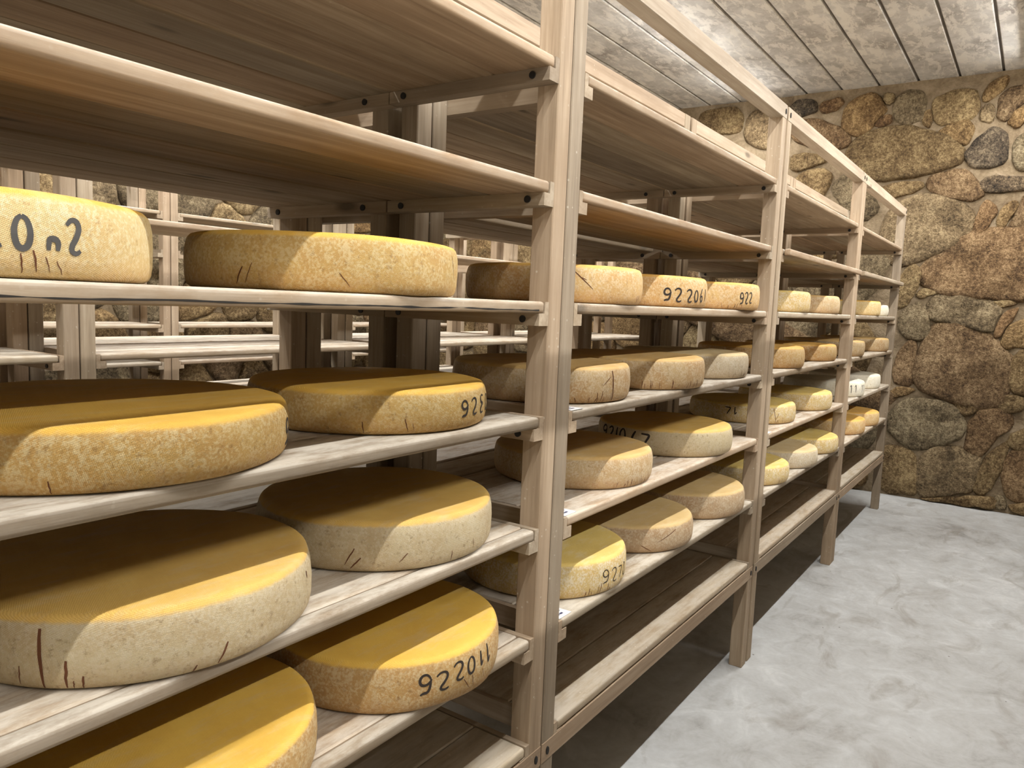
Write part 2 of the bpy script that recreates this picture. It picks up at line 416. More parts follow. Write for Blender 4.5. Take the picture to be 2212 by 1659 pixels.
def chaikin(P, n=1):
    for _ in range(n):
        Q = []
        for i in range(len(P)):
            a, b_ = P[i], P[(i + 1) % len(P)]
            Q.append((a[0] * .8 + b_[0] * .2, a[1] * .8 + b_[1] * .2)); Q.append((a[0] * .2 + b_[0] * .8, a[1] * .2 + b_[1] * .8))
        P = Q
    return P
def resample(P, n):
    L = [math.dist(P[i], P[(i + 1) % len(P)]) for i in range(len(P))]
    T = sum(L); out = []; i = 0; acc = 0.0
    for k_ in range(n):
        t = T * k_ / n
        while acc + L[i] < t: acc += L[i]; i += 1
        f = (t - acc) / max(L[i], 1e-9)
        a, b_ = P[i], P[(i + 1) % len(P)]
        out.append((a[0] + (b_[0] - a[0]) * f, a[1] + (b_[1] - a[1]) * f))
    return out
def stone(poly, to3, parent, mtl, proud, seed, n=32, grow=1.0):
    """one rubble stone: outline poly in wall coordinates, domed and roughened"""
    P = resample(chaikin(poly, 1), n)
    gx = sum(p[0] for p in P) / n; gy = sum(p[1] for p in P) / n
    P = [(gx + (p[0] - gx) * grow, gy + (p[1] - gy) * grow) for p in P]
    P = [(p[0] + noise.noise(Vector((p[0] * 9, p[1] * 9, seed))) * 0.016, max(0.004, p[1] + noise.noise(Vector((p[0] * 9, p[1] * 9, seed + 40))) * 0.016)) for p in P]
    cx = sum(p[0] for p in P) / n; cy = sum(p[1] for p in P) / n
    bm = bmesh.new(); rings = []
    tilt = (random.uniform(-.10, .10), random.uniform(-.10, .10))
    for sc, d in ((1.04, -0.03), (1.02, 0.12), (0.975, 0.62), (0.90, 0.86), (0.76, 0.98), (0.56, 1.0), (0.28, 1.02)):
        ring = []
        for p in P:
            q = (cx + (p[0] - cx) * sc, cy + (p[1] - cy) * sc)
            dd = d * proud if d > 0 else d
            if d > 0.3:
                s = Vector((q[0] * 7 + seed, q[1] * 7, seed * 1.7))
                dd += (noise.noise(s) * 0.018 + noise.noise(s * 2.7) * 0.012) * min(1, d) + (q[0] - cx) * tilt[0] * .4 * d + (q[1] - cy) * tilt[1] * .4 * d
            s2 = Vector((q[0] * 16, q[1] * 16, seed))
            j = noise.noise(s2) * 0.006
            ring.append(bm.verts.new(to3(q[0] + j, q[1] + j, max(dd, -0.03))))
        rings.append(ring)
    cv = bm.verts.new(to3(cx, cy, proud * 1.02))
    for a, b_ in zip(rings, rings[1:]):
        for i in range(n): bm.faces.new((a[i], a[(i + 1) % n], b_[(i + 1) % n], b_[i]))
    for i in range(n): bm.faces.new((rings[-1][i], rings[-1][(i + 1) % n], cv))
    bmesh.ops.recalc_face_normals(bm, faces=bm.faces)
    me = bpy.data.meshes.new('stone'); bm.to_mesh(me); bm.free()
    for p in me.polygons: p.use_smooth = True
    me.materials.append(mtl)
    return link('stone', me, parent)
far3 = lambda a, b_, d: Vector((X1 - d, a, b_))
left3 = lambda a, b_, d: Vector((a, Y1 - d, b_))
TRACED = [[(1.797,3.098),(1.772,3.15),(1.646,3.17),(1.492,3.16),(1.433,3.095),(1.431,2.97),(1.561,2.962),(1.704,2.996)],[(1.38,2.927),(1.363,3.055),(1.313,3.102),(1.156,3.111),(1.036,3.048),(1.033,2.845),(1.132,2.796),(1.279,2.82),(1.349,2.872)],[(1.018,3.109),(0.981,3.155),(0.87,3.161),(0.815,3.118),(0.807,3.055),(0.923,3.042),(0.987,3.061)],[(0.782,3.089),(0.747,3.141),(0.642,3.165),(0.601,3.118),(0.651,3.057),(0.74,3.052)],[(0.599,2.93),(0.576,3.073),(0.489,3.142),(0.389,3.159),(0.322,3.093),(0.282,3.018),(0.349,2.948),(0.443,2.855),(0.511,2.847)],[(0.316,3.116),(0.288,3.147),(0.24,3.13),(0.232,3.077),(0.274,3.055)],[(0.235,3.025),(0.218,3.104),(0.146,3.148),(0.054,3.12),(0.015,3.035),(0.028,2.945),(0.103,2.895),(0.192,2.927)],[(0.026,2.899),(0.015,2.978),(-0.038,2.995),(-0.051,2.92),(-0.021,2.862)],[(0.363,2.914),(0.317,2.968),(0.249,2.982),(0.24,2.914),(0.304,2.881)],[(-0.056,2.936),(-0.052,3.051),(-0.139,3.108),(-0.294,3.101),(-0.325,3.009),(-0.311,2.916),(-0.189,2.883),(-0.097,2.881)],[(-0.1,2.824),(-0.15,2.868),(-0.268,2.892),(-0.313,2.843),(-0.31,2.788),(-0.274,2.721),(-0.202,2.741),(-0.126,2.787)],[(-0.357,2.878),(-0.368,2.965),(-0.417,2.979),(-0.442,2.941),(-0.43,2.865)],[(-0.359,3.032),(-0.384,3.128),(-0.438,3.17),(-0.502,3.175),(-0.501,3.119),(-0.441,3.037),(-0.396,3.017)],[(-0.46,2.933),(-0.47,3.025),(-0.522,3.079),(-0.622,3.098),(-0.641,2.995),(-0.564,2.933),(-0.527,2.869),(-0.473,2.892)],[(-0.52,2.851),(-0.562,2.906),(-0.634,2.974),(-0.664,2.896),(-0.585,2.804)],[(-0.28,2.627),(-0.316,2.698),(-0.359,2.761),(-0.433,2.81),(-0.514,2.78),(-0.541,2.691),(-0.532,2.581),(-0.46,2.529),(-0.349,2.547)],[(-0.582,2.589),(-0.585,2.709),(-0.644,2.769),(-0.72,2.74),(-0.732,2.524),(-0.621,2.518)],[(0.524,2.656),(0.491,2.739),(0.418,2.829),(0.275,2.864),(0.145,2.878),(0.034,2.833),(-0.074,2.8),(-0.181,2.748),(-0.233,2.671),(-0.197,2.571),(-0.056,2.523),(0.113,2.507),(0.276,2.49),(0.406,2.551)],[(0.986,2.892),(0.968,2.991),(0.821,3.003),(0.684,2.953),(0.591,2.895),(0.55,2.829),(0.58,2.768),(0.705,2.762),(0.879,2.801)],[(0.981,2.632),(0.973,2.726),(0.85,2.748),(0.743,2.709),(0.702,2.657),(0.815,2.621),(0.912,2.593)],[(0.921,2.514),(0.886,2.568),(0.74,2.6),(0.645,2.544),(0.679,2.444),(0.711,2.389),(0.851,2.446)],[(0.623,2.41),(0.588,2.504),(0.52,2.524),(0.413,2.491),(0.349,2.415),(0.292,2.268),(0.387,2.186),(0.522,2.264)],[(0.255,2.428),(0.164,2.465),(0.001,2.459),(-0.016,2.409),(0.079,2.364),(0.175,2.345),(0.244,2.374)],[(-0.058,2.412),(-0.08,2.487),(-0.201,2.527),(-0.314,2.518),(-0.393,2.412),(-0.422,2.343),(-0.352,2.299),(-0.24,2.315),(-0.112,2.367)],[(-0.398,2.417),(-0.464,2.466),(-0.598,2.469),(-0.721,2.438),(-0.727,2.378),(-0.552,2.35),(-0.465,2.35)],[(0.241,1.993),(0.179,2.242),(0.072,2.308),(-0.052,2.338),(-0.241,2.285),(-0.363,2.19),(-0.344,2.072),(-0.268,1.988),(-0.121,1.909),(0.047,1.839),(0.147,1.86),(0.217,1.903)],[(-0.368,2.095),(-0.391,2.175),(-0.419,2.252),(-0.453,2.29),(-0.509,2.248),(-0.516,2.202),(-0.476,2.13),(-0.45,2.063),(-0.388,2.041)],[(-0.528,2.128),(-0.554,2.247),(-0.601,2.287),(-0.643,2.26),(-0.617,2.179),(-0.577,2.091)],[(-0.614,2.09),(-0.645,2.21),(-0.692,2.326),(-0.833,2.319),(-0.855,2.094),(-0.707,2.078)],[(-0.081,1.755),(-0.182,1.919),(-0.38,2.061),(-0.61,2.073),(-0.844,2.062),(-0.901,1.609),(-0.71,1.597),(-0.51,1.598),(-0.27,1.618),(-0.11,1.678)],[(-0.049,1.613),(-0.087,1.646),(-0.173,1.637),(-0.188,1.609),(-0.072,1.567)],[(-0.136,1.491),(-0.182,1.567),(-0.256,1.604),(-0.393,1.594),(-0.512,1.577),(-0.597,1.506),(-0.561,1.429),(-0.555,1.337),(-0.413,1.374),(-0.259,1.395),(-0.164,1.422)],[(-0.542,1.565),(-0.612,1.587),(-0.704,1.57),(-0.707,1.547),(-0.605,1.516)],[(-0.581,1.339),(-0.618,1.432),(-0.663,1.501),(-0.712,1.523),(-0.699,1.449),(-0.635,1.342),(-0.602,1.296)],[(-0.627,1.27),(-0.675,1.367),(-0.759,1.439),(-0.894,1.451),(-0.911,1.281),(-0.776,1.252),(-0.675,1.219)],[(-0.187,1.264),(-0.208,1.343),(-0.292,1.375),(-0.414,1.357),(-0.538,1.295),(-0.633,1.209),(-0.685,1.145),(-0.704,1.031),(-0.677,0.922),(-0.657,0.82),(-0.555,0.785),(-0.404,0.804),(-0.245,0.851),(-0.147,0.888),(-0.114,0.979),(-0.111,1.087),(-0.139,1.197)],[(0.058,1.394),(0.017,1.482),(-0.075,1.532),(-0.138,1.428),(-0.174,1.306),(-0.115,1.259),(0.015,1.273)],[(0.109,1.609),(0.057,1.767),(-0.019,1.818),(-0.062,1.762),(-0.05,1.638),(0.005,1.529),(0.073,1.491)],[(0.066,0.982),(0.037,1.148),(-0.037,1.233),(-0.087,1.211),(-0.09,1.031),(-0.075,0.903),(0.042,0.899)],[(0.074,0.808),(0.021,0.879),(-0.11,0.87),(-0.062,0.829),(0.056,0.787)],[(-0.703,1.099),(-0.735,1.182),(-0.855,1.238),(-0.925,1.216),(-0.953,0.919),(-0.776,0.895),(-0.714,0.977)],[(0.051,0.614),(-0.014,0.743),(-0.124,0.788),(-0.282,0.787),(-0.398,0.736),(-0.437,0.637),(-0.431,0.53),(-0.311,0.459),(-0.157,0.408),(-0.038,0.458),(0.033,0.516)],[(-0.37,0.768),(-0.448,0.812),(-0.539,0.769),(-0.503,0.709),(-0.449,0.699)],[(-0.478,0.519),(-0.496,0.645),(-0.535,0.748),(-0.629,0.779),(-0.756,0.711),(-0.748,0.642),(-0.664,0.561),(-0.618,0.447),(-0.559,0.413),(-0.496,0.447)],[(-0.645,0.798),(-0.693,0.872),(-0.777,0.881),(-0.831,0.839),(-0.777,0.762),(-0.691,0.735)],[(0.099,0.308),(0.055,0.378),(-0.095,0.37),(-0.131,0.331),(-0.16,0.217),(-0.183,0.036),(-0.042,0.033),(0.077,0.042)],[(-0.171,0.164),(-0.183,0.324),(-0.284,0.412),(-0.405,0.448),(-0.562,0.382),(-0.574,0.313),(-0.539,0.136),(-0.406,0.091),(-0.254,0.027),(-0.194,0.09)],[(-0.538,0.186),(-0.571,0.284),(-0.646,0.437),(-0.712,0.509),(-0.747,0.466),(-0.727,0.344),(-0.67,0.177),(-0.601,0.118)],[(-0.736,0.276),(-0.766,0.42),(-0.845,0.514),(-0.988,0.555),(-1.025,0.161),(-0.849,0.111),(-0.775,0.164)],[(-0.742,0.52),(-0.788,0.609),(-0.907,0.679),(-0.977,0.671),(-0.977,0.587),(-0.814,0.482)],[(-0.21,-0.019),(-0.378,0.049),(-0.558,0.096),(-0.694,0.103),(-0.687,0.021),(-0.535,0.013),(-0.352,-0.007)],[(-0.699,0.051),(-0.719,0.119),(-0.763,0.116),(-0.779,0.031),(-0.73,-0.006)],[(-0.797,0.056),(-0.892,0.102),(-1.03,0.114),(-1.039,0.02),(-0.831,-0.001)]]
DARKS = {15: 3, 24: 3, 25: 2, 26: 1, 2: 3, 29: 1, 35: 1, 43: 1}
for i, P in enumerate(TRACED):
    P = [(a, max(b_, 0.012)) for a, b_ in P]
    big = max(p[0] for p in P) - min(p[0] for p in P)
    stone(P, far3, wall_far, STONE[DARKS.get(i, (0, 2, 0, 1, 0)[i % 5])], 0.026 + 0.03 * min(big, 0.7), i * 3.3, 40, 1.13)
def clip(poly, a, b_):
    """part of poly nearer to a than to b_"""
    mx, my = (a[0] + b_[0]) / 2, (a[1] + b_[1]) / 2
    nx, ny = b_[0] - a[0], b_[1] - a[1]
    s = [(p[0] - mx) * nx + (p[1] - my) * ny for p in poly]; out = []
    for i in range(len(poly)):
        j = (i + 1) % len(poly)
        if s[i] <= 0: out.append(poly[i])
        if s[i] * s[j] < 0:
            t = s[i] / (s[i] - s[j])
            out.append((poly[i][0] + (poly[j][0] - poly[i][0]) * t, poly[i][1] + (poly[j][1] - poly[i][1]) * t))
    return out
def voronoi_stones(a0, a1, b0, b1, n, fixed, to3, parent, seed0, joint=0.011):
    rnd = random.Random(seed0)
    seeds = []
    tries = 0
    while len(seeds) < n and tries < 6000:
        tries += 1
        p = (rnd.uniform(a0, a1), rnd.uniform(b0, b1))
        dmin = 0.85 * math.sqrt((a1 - a0) * (b1 - b0) / n) * rnd.uniform(0.7, 1.1)
        if all(math.dist((p[0] * .8, p[1]), (q[0] * .8, q[1])) > dmin for q in seeds) and all(math.dist(p, q) > 0.16 for q in fixed): seeds.append(p)
    allp = seeds + fixed
    for it in range(2):
        cells = []
        for i, p in enumerate(seeds):
            poly = [(a0, b0), (a1, b0), (a1, b1), (a0, b1)]
            for q in sorted(allp, key=lambda q: math.dist(p, q))[1:28]:
                poly = clip(poly, p, q)
                if len(poly) < 3: break
            cells.append(poly)
        if it == 0:
            seeds = [(sum(v[0] for v in c) / len(c), sum(v[1] for v in c) / len(c)) if len(c) > 2 else p for c, p in zip(cells, seeds)]
            allp = seeds + fixed
    for i, c in enumerate(cells):
        if len(c) < 3: continue
        cx = sum(v[0] for v in c) / len(c); cy = sum(v[1] for v in c) / len(c)
        r = sum(math.dist(v, (cx, cy)) for v in c) / len(c)
        if r < 0.04: continue
        f = max(0.6, 1 - joint * 1.5 / r)
        c = [(cx + (v[0] - cx) * f, max(0.01, cy + (v[1] - cy) * f)) for v in c]
        stone(c, to3, parent, STONE[rnd.choice((0, 0, 0, 2, 2, 1))], rnd.uniform(0.03, 0.06), seed0 * 9 + i * 2.1, 22, 1.05)
fixed = []
for P in TRACED:
    n_ = len(P)
    cx = sum(p[0] for p in P) / n_; cy = sum(p[1] for p in P) / n_
    fixed.append((cx, cy))
    for i in range(n_):
        a, b_ = P[i], P[(i + 1) % n_]
        for t in (0.0, 0.5):
            q = (a[0] + (b_[0] - a[0]) * t, a[1] + (b_[1] - a[1]) * t)
            fixed.append((cx + (q[0] - cx) * .72, cy + (q[1] - cy) * .72))
voronoi_stones(0.12, Y1, 0.0, ZC - .03, 95, fixed, far3, wall_far, 5)
voronoi_stones(Y0, -0.98, 0.0, ZC - .03, 60, fixed, far3, wall_far, 8)
voronoi_stones(0.9, X1, 0.0, ZC - .03, 150, [], left3, wall_left, 7)

# ------------------------------------------------------------------ lamps as built
for y, xs in LAMP_RUNS:
    for i, x in enumerate(xs):
        where = {-0.66: 'over the front aisle', -2.6: 'over the far right aisle', 1.245: 'over the second aisle', 3.22: 'over the third aisle', 4.68: 'along the left wall'}[y]
        lp = empty('batten_lamp', (x, y, LAMP_Z), 'white batten lamp on the ceiling %s, %s from the far wall' % (where, ('first', 'second', 'third', 'fourth', 'fifth', 'sixth')[len(xs) - 1 - i]), 'lamp', 'ceiling batten lamps')
        link('housing', box_mesh('lamp_housing', 1.2 if x < 5.5 else 0.75, 0.06, ZC - LAMP_Z + 0.002, M_BATTEN, 0.006), lp, (-0.6 if x < 5.5 else -0.15, -0.03, 0.0))
        t = link('tube', disc_mesh('lamp_tube' + ('' if x < 5.5 else '_short'), 0.013, 1.16 if x < 5.5 else 0.71, 'X', M_TUBE, 12), lp, (0 if x < 5.5 else 0.225, 0, -0.016))

# ------------------------------------------------------------------ racks
LV = [1.861, 1.615, 1.370, 1.1275, 0.882, 0.636, 0.387]     # underside of the cleats, top level first
PW, PD, RT = 0.0505, 0.052, 2.187
ORD = ('top', 'second', 'third', 'fourth', 'fifth', 'sixth', 'bottom')
def rack(x0, x1, y0, d, label, group, bolts=True, levels=range(7), fwd=0.0):
    r = empty('cheese_rack', (x0, y0, 0), label, 'rack', group)
    L = x1 - x0
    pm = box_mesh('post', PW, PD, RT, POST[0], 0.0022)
    for px in (0, L - PW):
        for py in (0, d - PD):
            # the rails are halved into the outer face of the posts, so the posts stop behind them by a hair
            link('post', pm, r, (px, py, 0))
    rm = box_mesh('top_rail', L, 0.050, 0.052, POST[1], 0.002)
    bmr = box_mesh('bottom_rail', L, 0.050, 0.050, RAIL_OLD, 0.002)
    inner = box_mesh('rail_lap', L, 0.0035, 0.052, POST[1], 0.001)
    for py in (-0.0012, d - 0.050 + 0.0012):
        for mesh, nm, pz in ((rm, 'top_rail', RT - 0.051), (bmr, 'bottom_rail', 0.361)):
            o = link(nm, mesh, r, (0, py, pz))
            if bolts:
                hm = disc_mesh('screw_hole', 0.0062, 0.004, 'Y', M_HOLE, 12, 1.7)
                for hx in (0.022, L - 0.022):
                    link('screw_hole', hm, o, (hx, -0.0006 if py < 0.1 else 0.0506, 0.025))
    for li in levels:
        z = LV[li]
        for side in (0, 1):
            key = ('cleat', round(d, 3), side, fwd)
            if key not in _cache:
                # an L: tall thin strip against the posts, ledge that carries the boards; bevelled nose
                prof = [(0, 0), (0.036, 0), (0.036, 0.026), (0.0145, 0.026), (0.0145, 0.050), (0, 0.050)]
                bm = bmesh.new(); rr = []
                for py in (-fwd, d + 0.004):
                    ring = []
                    for a, b_ in prof:
                        aa = a
                        ring.append(bm.verts.new(((aa if side == 0 else -aa), py, b_)))
                    rr.append(ring)
                for a, b_ in zip(rr, rr[1:]):
                    for i in range(6): bm.faces.new((a[i], a[(i + 1) % 6], b_[(i + 1) % 6], b_[i]))
                bm.faces.new(rr[0]); bm.faces.new(rr[-1][::-1])
                bmesh.ops.recalc_face_normals(bm, faces=bm.faces)
                me = bpy.data.meshes.new('cleat'); bm.to_mesh(me); bm.free(); me.materials.append(POST[2])
                _cache[key] = me
            px = PW if side == 0 else L - PW
            c = link('cleat', _cache[key], r, (px, 0.0, z))
            if bolts:
                bmh = disc_mesh('bolt', 0.0075, 0.006, 'X', M_BOLT)
                for by in (0.040, d - 0.040):
                    link('bolt', bmh, c, (0.0365 if side == 0 else -0.0365, by, 0.013))
    return r
def shelf(x0, x1, y0, d, li, label, group, widths=None, mtl=None, lip=0.0, over=0.0, dy=0.0):
    z = LV[li] + 0.026
    a = x0 + PW + 0.0165; b_ = x1 - PW - 0.0165
    s = empty('shelf', (a, y0 + dy, z + 0.0003), label, 'shelf', group)
    mtl = mtl or PLANK
    n = 3
    widths = widths or [(d - 0.006) / n] * n
    y = 0.0
    for i, wd in enumerate(widths):
        first = i == 0; last = i == len(widths) - 1
        bev = 0.0065 if first else 0.003
        me = box_mesh('plank_%d' % (1 if first else 0), b_ - a, wd - (0.0030 if wd < 0.05 else 0.0016), 0.0242, mtl, bev, 3 if first else 1)
        link('plank', me, s, (0, y + random.uniform(-.0003, .0003), 0))
        y += wd
    if lip:
        me = box_mesh('lip', b_ - a + over, lip, 0.026, mtl, 0.006, 2)
        link('lip', me, s, (0.0, -lip - 0.004, -0.001))
    return s
D1 = 0.432
JX = [(-0.160, 1.4075), (1.4125, 2.9795), (3.0005, 4.5430), (4.5520, 6.1180)]
BAY = ('nearest bay', 'second bay', 'third bay', 'end bay')
RL = ('cheese rack nearest the camera, cut off by the left edge of the photo',
      'second cheese rack of the front row, its middle shelves full of wheels',
      'third cheese rack of the front row, beyond the second pair of posts',
      'last cheese rack of the front row, ending beside the far stone wall')
for (x0, x1), lb in zip(JX, RL): rack(x0, x1, 0.0, D1, lb, 'front row of cheese racks')
HOLD = {2: 'holding cheeses', 3: 'holding cheeses', 4: 'holding cheeses', 5: 'holding cheeses'}
for b, (x0, x1) in enumerate(JX):
    for li in range(7):
        lb = '%s %s shelf in the %s of the front row' % ('empty weathered' if li not in HOLD else 'weathered', ORD[li], BAY[b])
        lb += ', carrying cheeses' if li in HOLD else ''
        wd = None; kw = {}
        if b == 0 and li in (4, 5): wd = [0.034, 0.132, 0.13, 0.13]
        if b == 1 and li == 1: wd = [0.20, 0.20]
        if li == 6: kw['mtl'] = PLANK_OLD
        if b in (2, 3) and li == 1: kw.update(lip=0.024, over=0.055)
        shelf(x0, x1, 0.0, D1, li, lb, 'front row shelves', wd, **kw)
near3 = [o for o in bpy.data.objects if o.get('label', '').startswith('weathered third shelf in the nearest bay')][0]
bm = bmesh.new(); prev = None
for i in range(90):
    x = 0.30 + i * 0.0125
    zz = 0.0066 + 0.0016 * noise.noise(Vector((x * 9, 3, 1)))
    hw = max(0.0002, 0.0011 + 0.0016 * noise.noise(Vector((x * 23, 7, 2))))
    pr = (bm.verts.new((x, -0.0005, zz + hw)), bm.verts.new((x, -0.0005, zz - hw)))
    if prev: bm.faces.new((prev[0], prev[1], pr[1], pr[0]))
    prev = pr
me = bpy.data.meshes.new('split'); bm.to_mesh(me); bm.free(); me.materials.append(M_HOLE)
link('split', me, near3.children[0])
Y2, D2 = 0.476, 0.395
for b, (x0, x1) in enumerate(JX):
    rack(x0, x1, Y2, D2, 'empty rack standing back to back with the front row, behind its %s' % BAY[b], 'second row of racks', fwd=0.036)
    for li in range(7):
        ys = Y2 if (b, li) == (1, 1) else 0.4375
        ww = (Y2 + D2 - ys) / 3
        shelf(x0, x1, ys, D2, li, 'empty %s shelf of the back-to-back rack behind the %s' % (ORD[li], BAY[b]), 'second row shelves', [ww] * 3)
JX3 = [(-0.262, 1.2925), (1.2975, 2.857), (2.863, 4.42), (4.426, 5.985)]
N4 = ('nearest', 'second', 'third', 'farthest')
for ri, (yy, dd, nm, lvls) in enumerate(((1.84, 0.432, 'third row across the second aisle', (1, 3, 4, 5, 6)), (2.33, 0.432, 'fourth row behind the second aisle', (3, 4, 5, 6)), (3.87, 0.432, 'last row by the left wall', (0, 3, 4, 5)))):
    for b, (x0, x1) in enumerate(JX3):
        if ri == 2 and b == 0: continue
        rack(x0, x1, yy, dd, 'empty wooden rack, %s of the %s' % (N4[b], nm), 'racks of the ' + nm, bolts=(ri == 0))
        for li in lvls:
            shelf(x0, x1, yy, dd, li, 'bare %s shelf on the %s rack of the %s' % (ORD[li], N4[b], nm), 'shelves of the ' + nm, [0.143] * 3)

# the row across the front aisle
for ri, (yy, dd) in enumerate(((-1.70, 0.43), (-2.13, 0.395))):
    for b, (x0, x1) in enumerate(JX):
        nm = ('facing the front row across the aisle', 'behind the row across the aisle')[ri]
        rack(x0, x1, yy, dd, 'wooden rack %s, opposite the %s' % (nm, BAY[b]), 'racks across the front aisle', bolts=False)
        for li in range(7):
            shelf(x0, x1, yy, dd, li, 'bare %s shelf of the rack %s, opposite the %s' % (ORD[li], ('across the aisle', 'beyond the opposite row')[ri], BAY[b]), 'shelves across the front aisle', [0.195] * 2)

# ------------------------------------------------------------------ cheese wheels
def profile(r, h):
    return [(0.0, 0.0), (r * .5, 0.0), (r - .020, 0.0), (r - .010, .0015), (r - .0045, .005), (r - .0015, .011), (r + .0006, .022), (r + .0016, h * .5),
            (r + .0004, h - .024), (r - .0018, h - .014), (r - .0042, h - .0075), (r - .0085, h - .0028), (r - .015, h - .0008), (r - .026, h), (r * .75, h), (r * .4, h), (0.0, h)]
def rim_r(r, h, z):
    pr = [p for p in profile(r, h) if p[0] > r * .8]
    for (ra, za), (rb, zb) in zip(pr, pr[1:]):
        if za <= z <= zb and zb > za: return ra + (rb - ra) * (z - za) / (zb - za)
    return r
def wob(r, h, th, z, seed):
    d = Vector((math.cos(th) * 2.2 + seed, math.sin(th) * 2.2, z * 12))
    return noise.noise(d) * 0.0022
def wheel(name, mname, x, y, z, r, h, label, seed, group):
    pr = profile(r, h); N = 112
    bm = bmesh.new(); lay = bm.verts.layers.float.new('zone')
    uvl = bm.loops.layers.uv.new('UVMap')
    rings = []; arc = 0.0; arcs = []
    for i, (pr_r, pr_z) in enumerate(pr):
        if i: arc += math.dist(pr[i], pr[i - 1])
        arcs.append(arc)
        zn = min(1.0, max(0.0, (pr_z - (h - .016)) / .016)) if i >= 8 else 0.0
        if pr_r == 0.0:
            v = bm.verts.new((0, 0, pr_z)); v[lay] = zn; rings.append([v]); continue
        ring = []
        for k_ in range(N):
            th = 2 * PI * k_ / N
            rr = pr_r + (wob(r, h, th, pr_z, seed) if pr_r > r * .7 else 0)
            zz = pr_z + (noise.noise(Vector((math.cos(th) * pr_r * 7 + seed, math.sin(th) * pr_r * 7, 5))) * 0.0018 if i >= 11 else 0)
            v = bm.verts.new((rr * math.cos(th), rr * math.sin(th), zz)); v[lay] = zn; ring.append(v)
        rings.append(ring)
    for i in range(len(rings) - 1):
        a, b_ = rings[i], rings[i + 1]
        for k_ in range(N):
            k2 = (k_ + 1) % N
            if len(a) == 1: f = bm.faces.new((a[0], b_[k2], b_[k_]))
            elif len(b_) == 1: f = bm.faces.new((a[k_], a[k2], b_[0]))
            else: f = bm.faces.new((a[k_], a[k2], b_[k2], b_[k_]))
            f.smooth = True
            for lp in f.loops:
                co = lp.vert.co
                if 3 <= i <= 11:
                    kk = k_ if lp.vert in (a[k_], b_[k_]) else k_ + 1
                    lp[uvl].uv = (2 * PI * kk / N * r, co.z)
                else: lp[uvl].uv = (co.x, co.y)
    me = bpy.data.meshes.new('cheese'); bm.to_mesh(me); bm.free()
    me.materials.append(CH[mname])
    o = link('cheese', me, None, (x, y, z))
    o['label'] = label; o['category'] = 'cheese'; o['group'] = group
    return o
G = {   # handwritten figures as they appear (upside down on the wheel), unit box
 '9': [[(.80, .72), (.62, .95), (.30, .95), (.12, .72), (.22, .48), (.55, .45), (.80, .62), (.82, .72)], [(.80, .72), (.76, .35), (.62, .08), (.35, .08), (.18, .0)]],
 '2': [[(.15, .80), (.38, .97), (.72, .95), (.84, .72), (.62, .42), (.40, .22), (.42, .05), (.70, .0), (.90, .10)]],
 'Z': [[(.10, .92), (.50, .90), (.80, .88), (.78, .70), (.55, .35), (.40, .05)]],
 '0': [[(.50, 1.), (.26, .86), (.14, .5), (.26, .1), (.5, .0), (.76, .12), (.86, .5), (.74, .88), (.5, 1.)]],
 '1': [[(.42, 1.), (.45, .05)], [(.45, .05), (.78, .34)]],
 'I': [[(.50, 1.), (.48, .0)]],
 'F': [[(.28, .72), (.52, .98), (.52, .0)]],
 'E': [[(.85, .92), (.62, 1.), (.34, .86), (.42, .62), (.78, .52), (.50, .44), (.34, .2), (.50, .02), (.85, .08)]],
 '6': [[(.70, 1.), (.36, .62), (.22, .28), (.42, .02), (.70, .08), (.78, .32), (.58, .48), (.28, .34)]],
 'n': [[(.12, .0), (.16, .52), (.40, .56), (.70, .50), (.82, .30), (.74, .0)]],
 'k': [[(.62, 1.), (.36, .55), (.22, .0)], [(.34, .42), (.62, .16), (.92, .0)]],
 '-': [[(.2, .10), (.9, .28)]],
}
def strip(bm, pts3, nrm3, wd):
    """flat ribbon of width wd(t) along pts3 with surface normals nrm3"""
    n = len(pts3); A = []
    for i in range(n):
        t = (pts3[min(i + 1, n - 1)] - pts3[max(i - 1, 0)]).normalized()
        s = nrm3[i].cross(t).normalized() * (wd(i / (n - 1)) / 2)
        A.append((bm.verts.new(pts3[i] + s), bm.verts.new(pts3[i] - s)))
    for a, b_ in zip(A, A[1:]): bm.faces.new((a[0], b_[0], b_[1], a[1]))
def rim_ribbon(bm, r, h, seed, pts, wd, off=0.0007):
    P = []
    for (t0, z0), (t1, z1) in zip(pts, pts[1:]):
        m = max(2, int(math.hypot((t1 - t0) * r, z1 - z0) / 0.0035))
        for k_ in range(m): P.append((t0 + (t1 - t0) * k_ / m, z0 + (z1 - z0) * k_ / m))
    P.append(pts[-1])
    p3 = []; n3 = []
    for th, z in P:
        rr = rim_r(r, h, z) + wob(r, h, th, z, seed) + off
        p3.append(Vector((rr * math.cos(th), rr * math.sin(th), z))); n3.append(Vector((math.cos(th), math.sin(th), 0)))
    strip(bm, p3, n3, wd)
def smooth_poly(P, it=2):
    for _ in range(it):
        Q = [P[0]]
        for a, b_ in zip(P, P[1:]):
            Q.append((a[0] * .75 + b_[0] * .25, a[1] * .75 + b_[1] * .25)); Q.append((a[0] * .25 + b_[0] * .75, a[1] * .25 + b_[1] * .75))
        Q.append(P[-1]); P = Q
    return P
